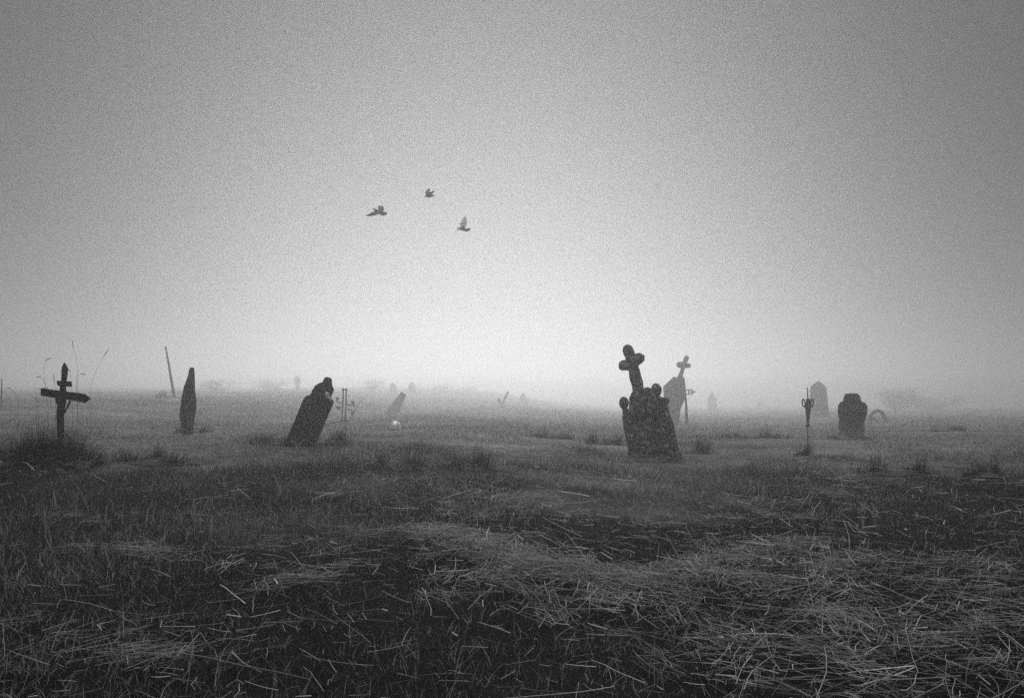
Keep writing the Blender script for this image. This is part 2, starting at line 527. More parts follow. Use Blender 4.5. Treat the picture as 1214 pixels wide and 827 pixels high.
def build_straw():
    P, A, Lh, Zo = [], [], [], []

    def add(x, y, ang, ln, zo):
        P.append(np.stack([x, y], 1)); A.append(ang); Lh.append(ln); Zo.append(zo)

    def swathe(path, wid, n, spread, lmul=1.0, heap=.045):
        pts = [gpt(u, v) for u, v in path]
        pts = np.array([(p.x, p.y) for p in pts]) / NEAR
        seg = rng.integers(0, len(pts) - 1, n); t = rng.uniform(0, 1, n)
        nw = max(4, n // 22)
        wad = rng.integers(0, nw, n); use = rng.uniform(0, 1, n) < .7
        seg = np.where(use, seg[wad % n], seg); t = np.where(use, t[wad % n], t)
        c = pts[seg] + (pts[seg + 1] - pts[seg]) * t[:, None]
        d = pts[seg + 1] - pts[seg]
        wa = rng.normal(0, spread, nw)[wad]; wo = (rng.normal(0, 1, (nw, 2)) * wid)[wad]
        a = np.arctan2(d[:, 1], d[:, 0]) + np.where(use, wa + rng.normal(0, .35, n), rng.normal(0, spread, n))
        off = np.where(use[:, None], wo + rng.normal(0, .07, (n, 2)), rng.normal(0, 1, (n, 2)) * wid)
        c = c + off
        r2 = (off ** 2).sum(1) / (wid ** 2)
        add(c[:, 0], c[:, 1], a, rng.gamma(2.2, .072, n) * lmul, rng.uniform(0.01, 1, n) * heap * np.exp(-r2 / 3) + .02 + .03 * rng.uniform(0, 1, n))

    # the long swathe curling through the middle, the heap at lower right, thin ones at left
    swathe([(490, 640), (530, 645), (575, 655), (620, 668)], .16, 997, .55)
    swathe([(600, 668), (690, 690), (770, 705)], .15, 1235, .5)
    swathe([(740, 703), (800, 698), (850, 685), (900, 668), (990, 655)], .17, 1140, .6)
    swathe([(640, 730), (720, 720), (800, 735)], .25, 380, 1.0)
    swathe([(560, 690), (620, 712)], .3, 213, 1.2)
    swathe([(860, 720), (960, 745), (1060, 770), (1180, 790)], .40, 736, 1.0, 1.25, .10)
    swathe([(920, 700), (1010, 690), (1100, 685), (1220, 700)], .26, 597, .6, 1.2, .08)
    swathe([(900, 800), (1020, 815), (1180, 830)], .34, 403, 1.2, 1.2, .10)
    swathe([(1150, 730), (1230, 760), (1300, 760)], .35, 308, .9, 1.2)
    swathe([(100, 620), (180, 612), (270, 622)], .35, 83, .8)
    swathe([(260, 660), (330, 680), (400, 690)], .32, 225, .9)
    swathe([(70, 662), (140, 664), (200, 668)], .12, 118, .25, 1.3)
    swathe([(300, 722), (350, 712), (420, 700)], .2, 99, .6)
    swathe([(-20, 785), (80, 770), (180, 775)], .22, 74, .5)
    swathe([(150, 800), (230, 790), (280, 805)], .22, 118, .8)
    swathe([(860, 615), (910, 610), (950, 606)], .3, 213, .7)
    swathe([(970, 574), (1010, 580)], .35, 190, .6)
    swathe([(540, 600), (600, 610), (660, 605)], .4, 213, .9)
    swathe([(430, 580), (470, 590)], .4, 142, .9)
    swathe([(820, 520), (870, 512)], .5, 142, .9)
    # loose stalks all over, thinning with distance
    for y0, y1, dens in ((1.2, 4.5, 150), (4.5, 8, 95), (8, 13, 26), (13, 20, 5)):
        x, y = scatter(y0, y1, dens)
        keep = rng.uniform(0, 1, len(x)) < np.clip(.5 - .45 * patch(x, y), .08, 1)
        x, y = x[keep], y[keep]
        n = len(x)
        add(x, y, rng.uniform(0, np.pi, n), rng.gamma(2, .065, n), rng.uniform(.01, .09, n))
    P = np.concatenate(P); A = np.concatenate(A); Lh = np.concatenate(Lh); Zo = np.concatenate(Zo)
    n = len(P)
    m = mul(P[:, 1])
    Lh = np.clip(Lh, .06, .85) * m; Zo = Zo * m
    P = np.stack([P[:, 0] * m, dist(P[:, 1])], 1)
    d = np.stack([np.cos(A), np.sin(A)], 1)
    nrm = np.stack([-np.sin(A), np.cos(A)], 1)
    bow = rng.normal(0, .035, n) * Lh
    kink = rng.normal(0, .03, n) * Lh
    K = 5
    V = np.zeros((n, K, 3, 3))
    tilt = rng.normal(0, .16, n)
    tilt = np.where(rng.uniform(0, 1, n) < .09, rng.uniform(.3, 1.2, n), tilt)
    wid = m * rng.uniform(.0011, .0023, n) * (1 + .10 * np.maximum(P[:, 1] / m - 4, 0))
    wid = wid * np.clip(rng.lognormal(-.15, .45, n), .45, 2.6)
    for k in range(K):
        t = k / (K - 1) - .5
        q = P + d * (t * Lh * np.cos(tilt))[:, None] + nrm * (bow * (4 * t * t - .5) + kink * (t > .2))[:, None]
        z = ground_z(q[:, 0], q[:, 1]) + Zo + .02 + np.maximum((t * Lh * np.sin(tilt)), -.03 - Zo)
        w = wid * (1 - .35 * (t + .5))
        for j in range(3):
            a = j * 2.094
            V[:, k, j, 0] = q[:, 0] + nrm[:, 0] * w * math.cos(a)
            V[:, k, j, 1] = q[:, 1] + nrm[:, 1] * w * math.cos(a)
            V[:, k, j, 2] = z + w * math.sin(a)
    nv = K * 3
    lp = []
    for k in range(K - 1):
        for j in range(3):
            lp += [k * 3 + j, k * 3 + (j + 1) % 3, (k + 1) * 3 + (j + 1) % 3, (k + 1) * 3 + j]
    lp = np.array(lp)
    idx = ((np.arange(n) * nv)[:, None] + lp[None]).reshape(-1)
    npoly = n * (K - 1) * 3
    me = bpy.data.meshes.new('straw')
    me.vertices.add(n * nv); me.loops.add(len(idx)); me.polygons.add(npoly)
    me.vertices.foreach_set('co', V.reshape(-1).astype(np.float32))
    me.loops.foreach_set('vertex_index', idx.astype(np.int32))
    me.polygons.foreach_set('loop_start', (np.arange(npoly) * 4).astype(np.int32))
    me.polygons.foreach_set('loop_total', np.full(npoly, 4, np.int32))
    a = me.attributes.new('shade', 'FLOAT_COLOR', 'POINT')
    s = np.clip(rng.lognormal(math.log(.58), .4, n), .15, .85)
    col = np.repeat(s, nv)
    a.data.foreach_set('color', np.stack([col, col, col, np.ones_like(col)], 1).reshape(-1).astype(np.float32))
    me.update(calc_edges=True)
    o = link('straw', me, M_STRAW)
    tag(o, 'pale cut straw lying in loose swathes over the foreground grass', 'straw', kind='stuff')


build_straw()


# ------------------------------------------------------------------ tufts of long grass and weeds
def tuft(name, u, v, y, rad, h, n, shade, label, cat='grass tuft', group='rough grass tufts in the field', up=False, wid=None, ry=.5):
    if y is None:
        c = gpt(u, v); x, y = c.x, c.y
    else:
        c = at(u, VH, y); x, y = c.x, c.y
    m = float(np.interp(y, LD, LM)); rad *= m; h *= m
    z = gz(x, y)
    n = int(n * 2.2); shade *= .6; h *= .95
    q = rng.integers(3, 7)                                  # a tuft is several bunches of different height
    cx = rng.uniform(-.85, .85, q) * rad; cy_ = rng.uniform(-.6, .6, q) * rad * ry; ch = rng.uniform(.45, 1.25, q) if wid is None else rng.uniform(.6, .95, q); cr = rng.uniform(.2, .5, q) * rad
    w_ = rng.dirichlet(np.full(q, 2.0)); idx = rng.choice(q, n, p=w_)
    rr = np.abs(rng.normal(0, .6, n)) * cr[idx]; a = rng.uniform(0, 2 * np.pi, n)
    bx, by = cx[idx] + rr * np.cos(a), cy_[idx] + rr * np.sin(a) * .7
    r = np.minimum(np.hypot(bx, by / ry), 1.25 * rad)
    bx = np.clip(bx, -1.25 * rad, 1.25 * rad); by = np.clip(by, -1.25 * rad * ry, 1.25 * rad * ry)
    bz = ground_z(x + bx, y + by) - z - .01
    stray = rng.uniform(0, 1, n) < .25                       # thin low fringe round the bunches
    rs = np.sqrt(rng.uniform(0, 1, n)) * 1.25 * rad
    bx = np.where(stray, rs * np.cos(a), bx); by = np.where(stray, rs * np.sin(a) * ry, by)
    bz = ground_z(x + bx, y + by) - z - .01
    hh = np.where(stray, .45, 1) * h * ch[idx] * np.minimum(rng.gamma(8, 1 / 8, n), 1.7)
    w = (wid * m if wid else max(.003, .0006 * y)) * rng.uniform(.6, 1.3, n)
    lean = np.clip(rng.normal(.24, .2, n) + .08 * r / rad, .01, .95)
    az = np.where(rng.uniform(0, 1, n) < .45, rng.normal(.4, .7, n), a + rng.normal(0, .8, n))
    me = blades_mesh(name, np.stack([bx, by, bz], 1), hh, w, lean, az, np.clip(rng.lognormal(math.log(shade), .4, n), .01, .3), bend=.75, segs=3)
    # the matted root crown that the blades grow from
    bm = bmesh.new(); bm.from_mesh(me)
    lay = bm.verts.layers.float_color['shade']
    ring = []
    c = bm.verts.new((0, 0, .03)); c[lay] = grey(.17)
    prev = None
    for q in (.3, .55, .8, 1.0):
        cur = []
        for i in range(20):
            a_ = i * math.pi / 10; e = q * (1 + .22 * math.sin(3 * a_ + u) + .14 * math.sin(5 * a_ + v)) * rad * .7
            px, py = e * math.cos(a_), e * math.sin(a_) * ry
            vv = bm.verts.new((px, py, gz(x + px, y + py) - z + .03 * (1.1 - q) + .004)); vv[lay] = grey(.17)
            cur.append(vv)
        for i in range(20):
            j = (i + 1) % 20
            if prev is None: bm.faces.new((c, cur[i], cur[j]))
            else: bm.faces.new((prev[i], cur[i], cur[j], prev[j]))
        prev = cur
    bm.to_mesh(me); bm.free()
    o = link(name, me, M_GRASS)
    o.location = (x, y, z)
    return tag(o, label, cat, group)


TUFTS = [
    (478, 556, None, .38, .22, 420, .03, 'dark grass tuft below the round white bowl'),
    (566, 556, None, .42, .24, 420, .032, 'wide dark grass tuft right of the one below the white bowl'),
    (655, 519, None, .5, .16, 260, .035, 'low dark tuft left of the cracked stone with the tall cross'),
    (718, 527, None, .38, .22, 260, .04, 'grass tuft close against the left side of the large cross headstone'),
    (893, 519, None, .65, .18, 320, .03, 'low broad dark tuft left of the spiked iron marker'),
    (950, 540, None, .14, .24, 90, .03, 'narrow upright tuft below the spiked iron marker'),
    (1178, 566, None, .36, .26, 320, .025, 'dark bushy tuft near the right edge of the field'),
    (1135, 511, None, .8, .22, 300, .035, 'misty low tuft right of the bent hoop'),
    (190, 549, None, .55, .20, 380, .028, 'dark spreading tuft right of the black wooden cross'),
    (352, 528, None, .34, .13, 200, .07, 'short grass fringe along the foot of the steeply leaning slab'),
    (772, 547, None, .46, .11, 300, .08, 'short pale grass fringe along the front of the large cross headstone'),
    (318, 527, None, .40, .20, 240, .035, 'small tuft left of the foot of the steeply leaning slab'),
    (396, 527, None, .35, .20, 240, .035, 'tuft at the right foot of the steeply leaning slab'),
    (826, 538, None, .32, .34, 150, .12, 'tuft at the right foot of the large cross headstone'),
    (1008, 521, None, .5, .14, 260, .06, 'low grass fringe against the foot of the dark trefoil stone'),
    (222, 514, None, .4, .13, 240, .07, 'low grass fringe at the foot of the dark tapering stone'),
    (1062, 563, None, .5, .2, 300, .025, 'dark tuft in the grass below the bent hoop'),
]
for t in TUFTS:
    tuft('grass_tuft', *t)

# the long dark grass round the wooden cross
for (u, v, y, rad, h, n, s, lab) in (
        (30, 540, 10.4, .55, .42, 700, .02, 'tall dark grass clump left of the black wooden cross'),
        (72, 541, 10.6, .42, .46, 800, .018, 'tall dark grass clump round the foot of the black wooden cross'),
        (98, 542, 10.3, .30, .32, 400, .02, 'lower dark grass clump at the right foot of the black wooden cross'),
        (-25, 545, 10.2, .6, .42, 600, .02, 'tall dark grass clump at the left edge of the picture')):
    tuft('tall_grass_clump', u, v, y, rad, h, n, s, lab, 'grass clump', 'tall grass clumps round the wooden cross', wid=.006)


def stalk(pix, y, label, head=True, r=.0009):
    b = at(*pix[0], y)
    b.z = min(b.z, gz(b.x, b.y) + .02)
    rt = thing('dry_grass_stalk', b, label, 'grass stalk', 'dry stalks round the wooden cross')
    P = [Vector((0, 0, 0))] + [at(u, v, y + .03 * i) - b for i, (u, v) in enumerate(pix[1:])]
    # smooth the path
    Q = []
    for i in range(len(P) - 1):
        p0, p1, p2, p3 = P[max(i - 1, 0)], P[i], P[i + 1], P[min(i + 2, len(P) - 1)]
        for k in range(5):
            t = k / 5
            Q.append(.5 * ((2 * p1) + (p2 - p0) * t + (2 * p0 - 5 * p1 + 4 * p2 - p3) * t * t + (3 * p1 - p0 - 3 * p2 + p3) * t ** 3))
    Q.append(P[-1])
    cut = int(len(Q) * .74) if head else len(Q)
    bm = bmesh.new(); add_tube(bm, Q[:cut + 1], [r * (1 - .5 * i / len(Q)) for i in range(len(Q[:cut + 1]))], 6)
    link('stem', bm_mesh('stem', bm, True), M_STALK, rt)
    if head:
        H = Q[cut:]
        bm = bmesh.new(); m = len(H)
        add_tube(bm, H, [.0006 + r * 1.6 * math.sin(math.pi * min(1, (i + .6) / m)) for i in range(m)], 6)
        link('seed_head', bm_mesh('seed_head', bm, True), M_STALK, rt)


STALKS = [
    ([(44, 520), (46, 480), (41, 462), (48, 461), (57, 459)], 10.7, 'dry stalk bent over level with the left end of the crossbar'),
    ([(60, 520), (55, 470), (52, 440), (54, 428), (61, 424)], 10.9, 'curved dry stalk with drooping head above the left arm of the wooden cross'),
    ([(40, 525), (60, 480), (52, 452), (48, 447), (43, 447)], 10.8, 'drooping stalk above the left end of the slanted crossbar'),
    ([(90, 525), (92, 470), (91, 430), (87, 412), (85.5, 403)], 11.2, 'tallest dry stalk standing right of the wooden cross'),
    ([(95, 525), (91, 470), (91, 448), (95, 443), (102, 444)], 11.0, 'dry stalk with hooked head right of the wooden cross top'),
    ([(108, 520), (107, 465), (114, 440), (122, 424), (129, 413)], 11.3, 'long thin stalk slanting right beyond the wooden cross'),
    ([(45, 525), (43, 490), (43, 480), (42, 470)], 10.6, 'short upright stalk below the left arm of the wooden cross'),
    ([(66, 520), (66, 478), (65, 455), (63, 443)], 10.7, 'upright stalk touching the wooden cross just left of its post'),
    ([(20, 525), (22, 480), (14, 462), (8, 460)], 10.8, 'arched stalk at the far left of the tall grass'),
    ([(88, 525), (86, 490), (84, 445), (81, 438)], 11.4, 'short stalk standing close behind the top of the wooden cross'),
]
for pix, y, lab in STALKS:
    stalk(pix, y, lab)


# ------------------------------------------------------------------ black wooden cross at left
def wooden_cross():
    k, ox, oy, y = 4.865, 0, 390, 11.0
    fr = Frame(72, 532, y)
    base = fr.o.copy()
    rt = thing('wooden_cross', base, 'black wooden grave cross with slanted crossbar, standing in tall grass', 'cross', None, fr.rz)
    post = zpts(k, ox, oy, [(372, 190), (388, 214), (394, 228), (391, 262), (386, 298), (381, 300), (381, 345), (384, 400), (378, 440), (368, 480), (370, 560), (366, 720), (330, 720), (330, 560), (326, 470), (330, 440), (345, 400), (346, 300), (352, 298), (355, 250), (355, 226), (362, 206)])
    o = link('post', sawn('post', fr, post, -.035, .035), M_WOOD, rt)
    small = zpts(k, ox, oy, [(327, 297), (413, 301), (414, 331), (346, 331), (330, 322)])
    link('upper_crossbar', sawn('upper_crossbar', fr, small, -.05, -.012), M_WOOD, rt)
    big = zpts(k, ox, oy, [(236, 340), (345, 354), (440, 366), (494, 375), (527, 402), (490, 427), (420, 411), (340, 398), (235, 385)])
    link('crossbar', sawn('crossbar', fr, big, -.065, -.02), M_WOOD, rt)
    gus = zpts(k, ox, oy, [(318, 398), (388, 404), (372, 436), (366, 446), (330, 444), (322, 425)])
    link('gusset', sawn('gusset', fr, gus, -.06, -.024), M_WOOD, rt)
    br = zpts(k, ox, oy, [(398, 406), (414, 412), (402, 436), (372, 490), (362, 482), (384, 446)])
    link('brace', sawn('brace', fr, br, -.045, -.01), M_WOOD, rt)


wooden_cross()

# ------------------------------------------------------------------ stone at left seen on edge, leaning pole, pale lumps
def edge_stone():
    k, ox, oy, y = 5.906, 160, 400, 15.0
    fr = Frame(222, 505, y)
    rt = thing('headstone', fr.o, 'dark tapering headstone standing on edge right of the leaning pole', 'headstone', 'old headstones in the graveyard', fr.rz)
    pol = zpts(k, ox, oy, [(389, 213), (411, 213), (414, 222), (416, 260), (420, 340), (430, 448), (426, 520), (414, 590), (405, 690), (335, 690), (318, 590), (314, 540), (324, 450), (335, 390), (350, 330), (370, 275), (382, 228)])
    link('slab', weathered('slab', prism_bm(fr, pol, -.20, .20), .007, .005, 9, 6), M_DARKSTONE, rt)


edge_stone()


def pole(u0, v0, u1, v1, y, r0, r1, name, label, cat, mat, dy=.0):
    b = at(u0, v0, y); t = at(u1, v1, y + dy) - b
    rt = thing(name, b, label, cat)
    bm = bmesh.new()
    n = 9
    pts = [t * (-.15 + 1.15 * i / (n - 1)) + Vector((.002 * math.sin(i * 1.3), 0, 0)) for i in range(n)]
    add_tube(bm, pts, [r0 + (r1 - r0) * i / (n - 1) for i in range(n)], 10)
    link('shaft', bm_mesh('shaft', bm, True), mat, rt)
    return rt


rt = pole(207.5, 475, 196.5, 412, 30, .041, .022, 'leaning_pole', 'thin grey wooden pole leaning left on the rise', 'pole', M_GREYWOOD, -.3)
bm = bmesh.new(); tt = at(196.5, 412, 29.7) - at(207.5, 475, 30)
add_tube(bm, [tt * .985, tt * 1.02], [.024, .023], 10)
link('collar', bm_mesh('collar', bm, True), M_GREYWOOD, rt)
pole(1.5, 482, 2.0, 449, 27, .017, .012, 'wooden_post', 'thin dark post cut off by the left edge of the picture', 'post', M_WOOD)


def lump(u, v, y, pieces, label, name='pale_stone'):
    b = at(u, v, y); b.z = max(gz(b.x, b.y), b.z - .03)
    bm = bmesh.new()
    for (dx, dz, r) in pieces:
        add_ball(bm, (dx * 1.3, random.uniform(-.05, .05), dz * 1.3), (r * 1.4, r * 1.1, r * 1.1), 12, 8)
    me = weathered(name, bm, .012, .018, 12, u)
    o = link(name, me, M_PLASTER); o.location = b
    return tag(o, label, 'stone', 'pale lumps by the leaning pole')


lump(192, 470, 30.5, [(-0.072, 0.048, 0.072), (0.036, 0.096, 0.078), (0.096, 0.030, 0.060)], 'pale broken lump left of the foot of the leaning pole')
lump(204, 476, 29.3, [(-0.060, 0.024, 0.054), (0.048, 0.042, 0.060), (0.120, 0.030, 0.042)], 'pale low lump at the foot of the leaning pole')


# ------------------------------------------------------------------ steeply leaning slab
def leaning_slab():
    k, ox, oy, y = 6.744, 320, 430, 12.5
    fr = Frame(356, 524, y)
    rt = thing('headstone', fr.o, 'dark stepped headstone slab leaning steeply to the right', 'headstone', 'old headstones in the graveyard', fr.rz)
    body = zpts(k, ox, oy, [(265, 292), (290, 262), (322, 258), (338, 222), (362, 182), (384, 166), (420, 150), (438, 134), (496, 150), (500, 188), (514, 212), (504, 240), (489, 268), (500, 290), (514, 312), (500, 345), (405, 560), (352, 690), (96, 690), (135, 600), (200, 455)])
    link('slab', weathered('slab', prism_bm(fr, body, -.11, .11), .006, .0035, 10, 8), M_BLACKSTONE, rt)
    top = zpts(k, ox, oy, [(418, 160), (436, 122), (450, 110), (474, 114), (497, 126), (497, 150), (488, 172), (478, 178)])
    link('finial', weathered('finial', prism_bm(fr, top, -.075, .075), .005, .003, 12, 9), M_BLACKSTONE, rt)
    # pale chipped ornament at the right shoulder
    bm = bmesh.new()
    P = [fr.p(*q) for q in zpts(k, ox, oy, [(446, 262), (462, 268), (482, 290), (494, 300)])]
    add_tube(bm, [(x, -.062, z) for x, z in P], [.009, .011, .010, .007], 8)
    c = fr.p(*zpts(k, ox, oy, [(455, 250)])[0])
    add_ball(bm, (c[0], -.062, c[1]), (.016, .012, .016), 12, 8)
    o = link('ornament', weathered('ornament', bm, .003, .001, 18, 10, 1), M_PLASTER, rt)
    o['label'] = 'small pale broken ornament on the right shoulder'
    # raised panel border low relief
    return rt


leaning_slab()


# ------------------------------------------------------------------ wrought iron double-bar cross
def scroll(c, r, a0, turns, shrink=.55, n=18):
    return [(c[0] + r * (1 - shrink * i / n) * math.cos(a0 + turns * 2 * math.pi * i / n), 0, c[1] + r * (1 - shrink * i / n) * math.sin(a0 + turns * 2 * math.pi * i / n)) for i in range(n + 1)]


def scroll_cross():
    k, ox, oy, y = 6.744, 320, 430, 21
    fr = Frame(408, 501, y)
    b = fr.o.copy(); b.z = min(b.z, gz(b.x, b.y))
    dz = b.z - fr.o.z
    rt = thing('iron_cross', b, 'rusty iron cross of two thin bars with scrolled arms', 'cross', None, fr.rz)

    def L(pts, yy=0):
        return [(fr.p(*q)[0], yy, fr.p(*q)[1] - dz) for q in zpts(k, ox, oy, pts)]
    r = .010
    for a in ([(587, 205), (583, 330), (578, 400), (572, 560)], [(610, 205), (608, 330), (604, 400), (600, 560)]):
        bm = bmesh.new(); add_tube(bm, L(a), r, 8); link('upright', bm_mesh('upright', bm, True), M_IRON, rt)
    for (sc, arm) in (((538, 283), [(528, 300), (556, 318), (585, 330)]), ((660, 318), [(680, 342), (645, 338), (608, 330)]),
                      ((655, 402), [(680, 386), (640, 376), (604, 366)]), ((548, 368), [(522, 346), (552, 352), (582, 360)])):
        bm = bmesh.new()
        c = L([sc])[0]
        rr = .021
        end = L(arm)
        a0 = math.atan2(end[0][2] - c[2], end[0][0] - c[0])
        sp = [(x, 0, z) for x, _, z in scroll((c[0], c[2]), rr, a0, 1.05 if sc[1] < 340 else -1.05)]
        add_tube(bm, sp[::-1] + end, r * .8, 6)
        link('scroll_arm', bm_mesh('scroll_arm', bm, True), M_IRON, rt)
    bm = bmesh.new(); add_tube(bm, L([(578, 212), (620, 212)], .0), r, 8); add_ball(bm, L([(580, 214)])[0], (.014,) * 3, 10, 6); add_ball(bm, L([(615, 214)])[0], (.014,) * 3, 10, 6)
    link('top_knobs', bm_mesh('top_knobs', bm, True), M_IRON, rt)
    bm = bmesh.new(); add_tube(bm, L([(560, 462), (625, 466)]), r * .9, 8)
    link('foot_bar', bm_mesh('foot_bar', bm, True), M_IRON, rt)


scroll_cross()
# fallen rod from its foot to the slab
b = at(404, 505, 16.5)
rt = None
bm = bmesh.new()
add_tube(bm, [(-.28, -.42, -.02), (-.14, -.2, .0), (0, 0, .03)], [.0045, .0045, .0045], 6)
o = link('iron_rod', bm_mesh('iron_rod', bm, True), M_IRON)
o.location = (b.x, b.y, gz(b.x, b.y) + .055)
tag(o, 'thin rod lying aslant between the leaning slab and the scrolled iron cross', 'rod')


# ------------------------------------------------------------------ white bowl lying upside down
def lathe(bm, prof, n=36):
    rings = [[bm.verts.new((r_ * math.cos(2 * math.pi * i / n), r_ * math.sin(2 * math.pi * i / n), z_)) for i in range(n)] if r_ > 0 else [bm.verts.new((0, 0, z_))] for r_, z_ in prof]
    for p, q in zip(rings[:-1], rings[1:]):
        for i in range(n):
            j = (i + 1) % n
            if len(p) == 1: bm.faces.new((p[0], q[j], q[i]))
            elif len(q) == 1: bm.faces.new((p[i], p[j], q[0]))
            else: bm.faces.new((p[i], p[j], q[j], q[i]))


def bowl():
    c = at(468, 503.5, 14.6)
    s = (at(469, 503.5, 14.6) - c).x
    rad = 6.6 * s
    base = c - Vector((0, 0, rad * .8))
    base.z = max(base.z, gz(base.x, base.y) - .01)
    rt = thing('white_bowl', base, 'small round white bowl lying upside down in the grass', 'bowl')
    rt.rotation_euler = (R(-8), R(5), 0)
    bm = bmesh.new()
    lathe(bm, [(rad * math.cos(t), rad * 1.65 * math.sin(t)) for t in np.linspace(0, math.pi / 2 * .985, 14)] + [(0, rad * 1.65)])
    link('shell', bm_mesh('shell', bm, True), M_WHITE, rt)
    bm = bmesh.new()
    add_tube(bm, [(rad * .36 * math.cos(t), rad * .36 * math.sin(t), rad * 1.58) for t in np.linspace(0, 2 * math.pi, 33)], rad * .07, 8, False)
    link('foot_ring', bm_mesh('foot_ring', bm, True), M_WHITE, rt)
    bm = bmesh.new()
    add_tube(bm, [(rad * 1.0 * math.cos(t), rad * 1.0 * math.sin(t), .0) for t in np.linspace(0, 2 * math.pi, 33)], rad * .08, 8, False)
    link('rim', bm_mesh('rim', bm, True), M_WHITE, rt)


bowl()


# ------------------------------------------------------------------ generic far stones
def stone(u, v, y, poly, th, label, mat=M_GREYSTONE, rz=None, extra=(), name='headstone', cat='headstone', vox=.012, amp=.007, part='slab'):
    fr = Frame(u, v, y, rz)
    rt = thing(name, fr.o, label, cat, 'old headstones in the graveyard', fr.rz)
    link(part, weathered(part, prism_bm(fr, poly, -th / 2, th / 2), vox, amp, 6, u), mat, rt)
    for pname, pp, pth in extra:
        link(pname, weathered(pname, prism_bm(fr, pp, -pth / 2, pth / 2), vox * .7, amp * .5, 5, u + 1), mat, rt)
    return rt


# faint slab leaning right on the rise
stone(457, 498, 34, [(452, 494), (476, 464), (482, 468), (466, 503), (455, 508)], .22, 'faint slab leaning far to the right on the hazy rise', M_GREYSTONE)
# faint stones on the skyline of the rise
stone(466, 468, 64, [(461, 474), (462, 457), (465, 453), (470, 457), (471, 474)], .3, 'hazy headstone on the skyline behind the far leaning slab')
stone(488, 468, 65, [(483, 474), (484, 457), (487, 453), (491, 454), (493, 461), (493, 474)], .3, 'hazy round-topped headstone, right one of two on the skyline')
# broken post on a little block
k, ox, oy = 6.07, 460, 430
stone(595, 488, 46, zpts(k, ox, oy, [(858, 200), (872, 212), (834, 292), (822, 310), (806, 298), (826, 270)]), .14, 'small broken stone cross leaning right on a stub', M_DARKSTONE,
      extra=[('base', zpts(k, ox, oy, [(806, 296), (830, 306), (850, 350), (852, 390), (784, 390), (788, 350)]), .3), ('broken_arm', zpts(k, ox, oy, [(786, 262), (800, 250), (816, 272), (812, 292), (796, 290)]), .13)], name='broken_cross', cat='broken cross', vox=.016, amp=.012, part='shaft')
stone(617, 484, 62, zpts(k, ox, oy, [(955, 232), (968, 218), (984, 222), (990, 246), (1000, 280), (1004, 380), (930, 380), (936, 290), (944, 262)]), .35, 'hazy shouldered headstone right of the small broken cross')
# stone with cross behind the large one
k, ox, oy = 5.0125, 700, 395
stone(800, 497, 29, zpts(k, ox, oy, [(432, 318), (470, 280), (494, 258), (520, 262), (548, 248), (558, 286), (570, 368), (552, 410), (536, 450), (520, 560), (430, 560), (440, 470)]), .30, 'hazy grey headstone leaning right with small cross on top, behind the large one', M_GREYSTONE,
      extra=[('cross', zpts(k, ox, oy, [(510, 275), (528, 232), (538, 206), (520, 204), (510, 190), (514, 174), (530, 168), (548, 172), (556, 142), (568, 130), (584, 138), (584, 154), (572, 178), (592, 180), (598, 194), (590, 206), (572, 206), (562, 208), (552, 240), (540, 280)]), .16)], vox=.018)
# far monument with finial, and its neighbour
k, ox, oy = 7.52, 820, 430
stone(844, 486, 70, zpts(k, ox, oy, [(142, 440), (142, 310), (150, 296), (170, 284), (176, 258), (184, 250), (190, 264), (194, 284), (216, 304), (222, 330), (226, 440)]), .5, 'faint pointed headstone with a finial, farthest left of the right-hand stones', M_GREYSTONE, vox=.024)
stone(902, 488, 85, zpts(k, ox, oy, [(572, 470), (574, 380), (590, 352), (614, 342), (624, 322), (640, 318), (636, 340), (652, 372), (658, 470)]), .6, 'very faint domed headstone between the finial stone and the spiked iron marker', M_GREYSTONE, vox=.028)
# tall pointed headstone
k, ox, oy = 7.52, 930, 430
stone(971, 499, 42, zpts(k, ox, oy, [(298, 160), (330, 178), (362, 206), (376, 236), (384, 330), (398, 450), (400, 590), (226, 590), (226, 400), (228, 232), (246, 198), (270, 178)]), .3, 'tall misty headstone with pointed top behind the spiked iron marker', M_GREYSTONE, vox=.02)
# dark trefoil headstone on a plinth, its stone paled to imitate ground mist
stone(1010, 507, 18.5, zpts(k, ox, oy, [(546, 276), (600, 270), (652, 272), (676, 300), (684, 348), (716, 356), (738, 390), (736, 450), (716, 508), (668, 548), (645, 572), (566, 572), (530, 535), (488, 498), (474, 432), (478, 386), (496, 352), (524, 344), (532, 300)]), .26, 'dark trefoil-shaped headstone on a paler plinth', M_DARKSTONE,
      extra=[], vox=.008, amp=.006)
rt_tre = bpy.data.objects['headstone.' + '%03d' % 0] if False else None
fr = Frame(1010, 507, 18.5)
tre = [o for o in bpy.data.objects if o.get('label', '').startswith('dark trefoil')][0]
o = link('plinth', weathered('plinth', prism_bm(fr, zpts(k, ox, oy, [(482, 508), (540, 516), (660, 516), (714, 506), (718, 720), (474, 720)]), .06, .42), .009, .006, 9, 33), M_PALESTONE, tre)
o['label'] = 'paler plinth under the dark trefoil'


